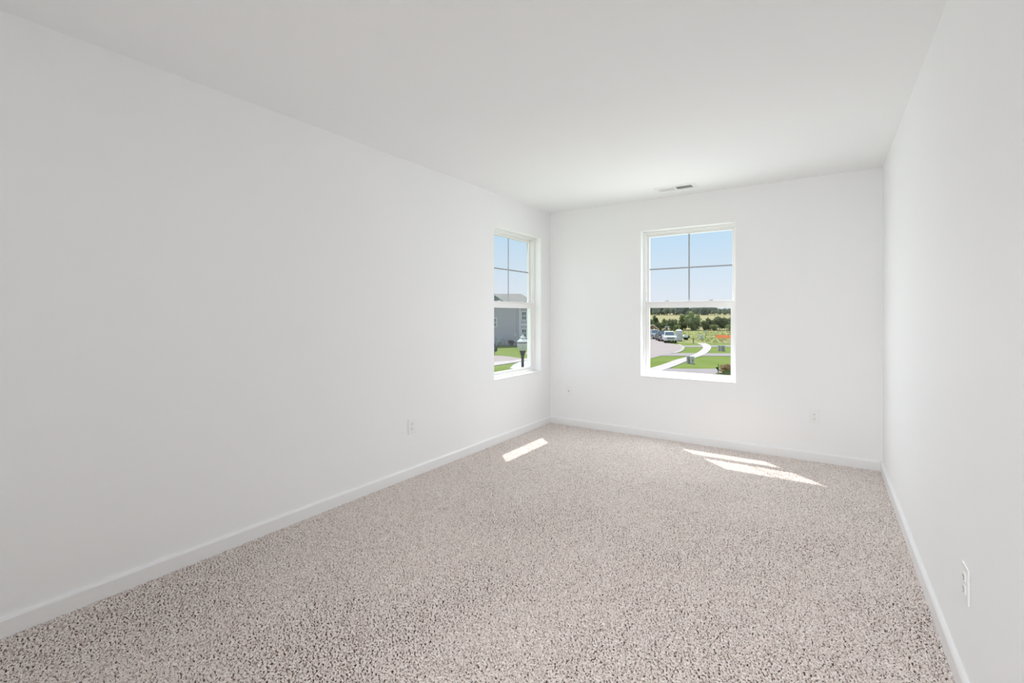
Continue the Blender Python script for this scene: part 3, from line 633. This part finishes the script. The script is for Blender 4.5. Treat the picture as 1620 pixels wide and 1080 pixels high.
# ---------------------------------------------------------------- outside: grey house across the street
def house():
    root = empty('house', (-37.19, 57.39, G), YAW); tag(root, 'two-storey blue-grey sided house with white trim across the street', 'house')
    E = 6.2; X0, X1, D = -12.0, 2.15, 9.0
    dk = mat('gable_siding', (.20, .235, .31), .8, var=.03, vscale=1.2); wt = mat('white_trim_outside', (.82, .82, .82), .6, var=.02)
    rf = mat('roof_shingle', (.27, .26, .245), .9, var=.10, vscale=1.5); dg = mat('pane_dark', (.06, .065, .07), .1, var=.05)
    MB().box(X0, 0, 0, D, 0, E).build('wall', M_SIDING, root)
    MB().box(0, X1, .35, D, 0, E).build('wall', M_SIDING, root)
    MB().box(-.02, .14, -.04, .36, 0, E).build('corner_board', wt, root)
    MB().box(.18, X1+.02, .30, .36, 3.0, 3.22).build('belt_board', wt, root)
    MB().box(X1-.14, X1+.03, .31, .5, 0, E).build('corner_board', wt, root)
    ov = .4; rx0, rx1 = X0-.4, X1+ov; R1 = X1-1.85; rz = 7.85
    P = [(rx0, -ov, E), (rx1, -ov, E), (rx1, D+ov, E), (rx0, D+ov, E), (rx0, D/2, rz), (R1, D/2, rz)]
    Q = [(x, y, z-.18) for x, y, z in P]
    MB().add(P+Q, [(0, 1, 5, 4), (1, 2, 5), (2, 3, 4, 5), (6, 10, 11, 7), (7, 11, 8), (8, 11, 10, 9), (0, 6, 7, 1), (1, 7, 8, 2), (2, 8, 9, 3), (3, 9, 10, 4), (4, 10, 6, 0)]).build('roof', rf, root)
    MB().box(rx0, rx1, -ov-.03, -ov+.0, E-.22, E).build('gutter', wt, root)
    # front gable
    gx, gl, gr, gz, gE = -5.2, -8.3, -2.1, 8.42, 6.42
    MB().prism([(gl, E-.3), (gr, E-.3), (gr, gE-.05), (gx, gz-.05), (gl, gE-.05)], 1, -.30, 2.6).build('gable_wall', dk, root)
    for a in (gl-.35, gr+.35):
        s = (gz-gE)/(gx-(gr if a > gx else gl)); z_end = gE+.02+ (s*(a-(gr if a > gx else gl)))
        MB().prism([(gx, gz-.06), (gx, gz+.10), (a, z_end+.10), (a, z_end-.06)], 1, -.62, -.52).build('rake_board', wt, root)
        MB().prism([(gx, gz+.00), (gx, gz+.10), (a, z_end+.10), (a, z_end+.00)], 1, -.60, D/2).build('gable_roof', rf, root)
    def win(x0, x1, z0, z1, y, cols, dg=dg):
        f = MB().ring(x0-.10, x1+.10, z0-.10, z1+.10, .13, y-.06, y+.02).build('window', wt, root)
        MB().box(x0, x1, y-.03, y+.01, z0, z1).build('pane', dg, f)
        zc = (z0+z1)/2; g = MB().box(x0, x1, y-.05, y-.02, zc-.05, zc+.05)
        for c in range(1, cols): xx = x0+(x1-x0)*c/cols; g.box(xx-.045, xx+.045, y-.05, y-.02, z0, z1)
        g.build('muntin', wt, f)
    win(.36, .96, 3.82, 5.02, .35, 2); win(.36, .96, 1.28, 2.48, .35, 2)
    win(-4.0, -3.4, 2.85, 4.05, 0, 1, mat('pane_sky_grey', (.30, .32, .33), .1, var=.05)); win(-9.5, -8.3, 3.6, 5.0, 0, 2); win(-9.5, -8.3, .9, 2.3, 0, 2)  # side pane's grey is reflected sky, put into its colour
    for x in (-2.75,): MB().box(x-.22, x+.22, -.16, 0, .55, 1.35).build('meter_box', mat('meter_grey', (.60, .61, .63), .5, var=.03), root, bevel=.03)
    MB().tube([(-.35, -.08, .1), (-.35, -.08, E-.3)], .05, 6).build('downspout', M_SIDING, root)
house()
HR = Matrix.Translation((-37.19, 57.39, G)) @ Matrix.Rotation(YAW, 4, 'Z')
def near_house(x, y): v = HR @ Vector((x, y, 0)); return v.x, v.y
def shrub(x, y, hgt, wid, leaf, seed, label, cone=.1, stems=3, name='shrub', bottom=.05):
    t = make_tree(name, hgt, wid, leaf, 300, .10, seed, .03, bottom, cone, stems); t.location = (*near_house(x, y), G)
    return tag(t, label, 'shrub', 'shrubs along the grey house')
shrub(-3.15, -.9, 1.45, .62, 'pale', 70, 'pale feathery shrub under the side window of the grey house', .3)
shrub(-2.45, -.9, 1.35, .34, 'pale', 71, 'slim upright pale shrub, second from the side window', .2)
shrub(-1.95, -.9, 1.2, .26, 'pale', 72, 'thinnest pale shrub beside the reddish bush', .2)
shrub(-1.25, -.9, 1.05, .95, 'brown', 73, 'dark reddish-brown rounded bush against the grey house wall')
shrub(-.55, -1.2, 1.95, .62, 'pale', 74, 'tall pale grey shrub by the white corner board of the house', .0, 1, 'shrub', .3)
tag(MB().box(-9.5, -.2, -1.4, -.1, .0, .10).build('planting_bed', mat('bed_green', (.11, .15, .06), .95, vscale=2, color2=(.20, .24, .10)), empty('garden_bed', (-37.19, 57.39, G), YAW)).parent, 'dark low planting bed along the base of the grey house', 'garden bed')

# ---------------------------------------------------------------- outside: street lamp
def street_lamp():
    root = empty('street_lamp', (-10.22, 16.0, G)); tag(root, 'dark post-top street lamp with a clear acorn globe outside the left window', 'lamp')
    post = mat('lamp_post_dark', (.055, .053, .055), .45, .3, var=.1)
    z = 3.10
    MB().lathe([(.17, 0), (.17, .08), (.13, .14), (.12, .5), (.075, .6), (.055, .75), (.052, z-.35), (.065, z-.28), (.06, z-.24), (.11, z-.08), (.13, z-.02), (.13, z)], seg=20).build('post', post, root, smooth=False)
    gl = frosted_mat('lamp_globe_glass')
    MB().lathe([(.13, z), (.18, z+.045), (.208, z+.10), (.224, z+.17), (.23, z+.25), (.23, z+.325)], seg=24).build('globe', gl, root, smooth=True)
    MB().lathe([(.02, z), (.035, z+.02), (.035, z+.20), (.02, z+.23)], seg=12).build('bulb', mat('bulb_white', (.80, .80, .80), .4, var=.02), root)
    MB().lathe([(.235, z+.315), (.252, z+.32), (.252, z+.345), (.235, z+.35)], seg=24).build('collar', post, root)
    cap = mat('lamp_cap_pale', (.80, .80, .79), .4, 0, var=.02)
    MB().lathe([(.24, z+.35), (.225, z+.38), (.165, z+.44), (.11, z+.475), (.09, z+.50), (.11, z+.525), (.105, z+.55), (.07, z+.57), (.05, z+.585)], seg=24).build('cap', cap, root, smooth=False)
    MB().lathe([(.035, z+.58), (.05, z+.60), (.04, z+.635), (.005, z+.665)], seg=14).build('finial', cap, root)
street_lamp()
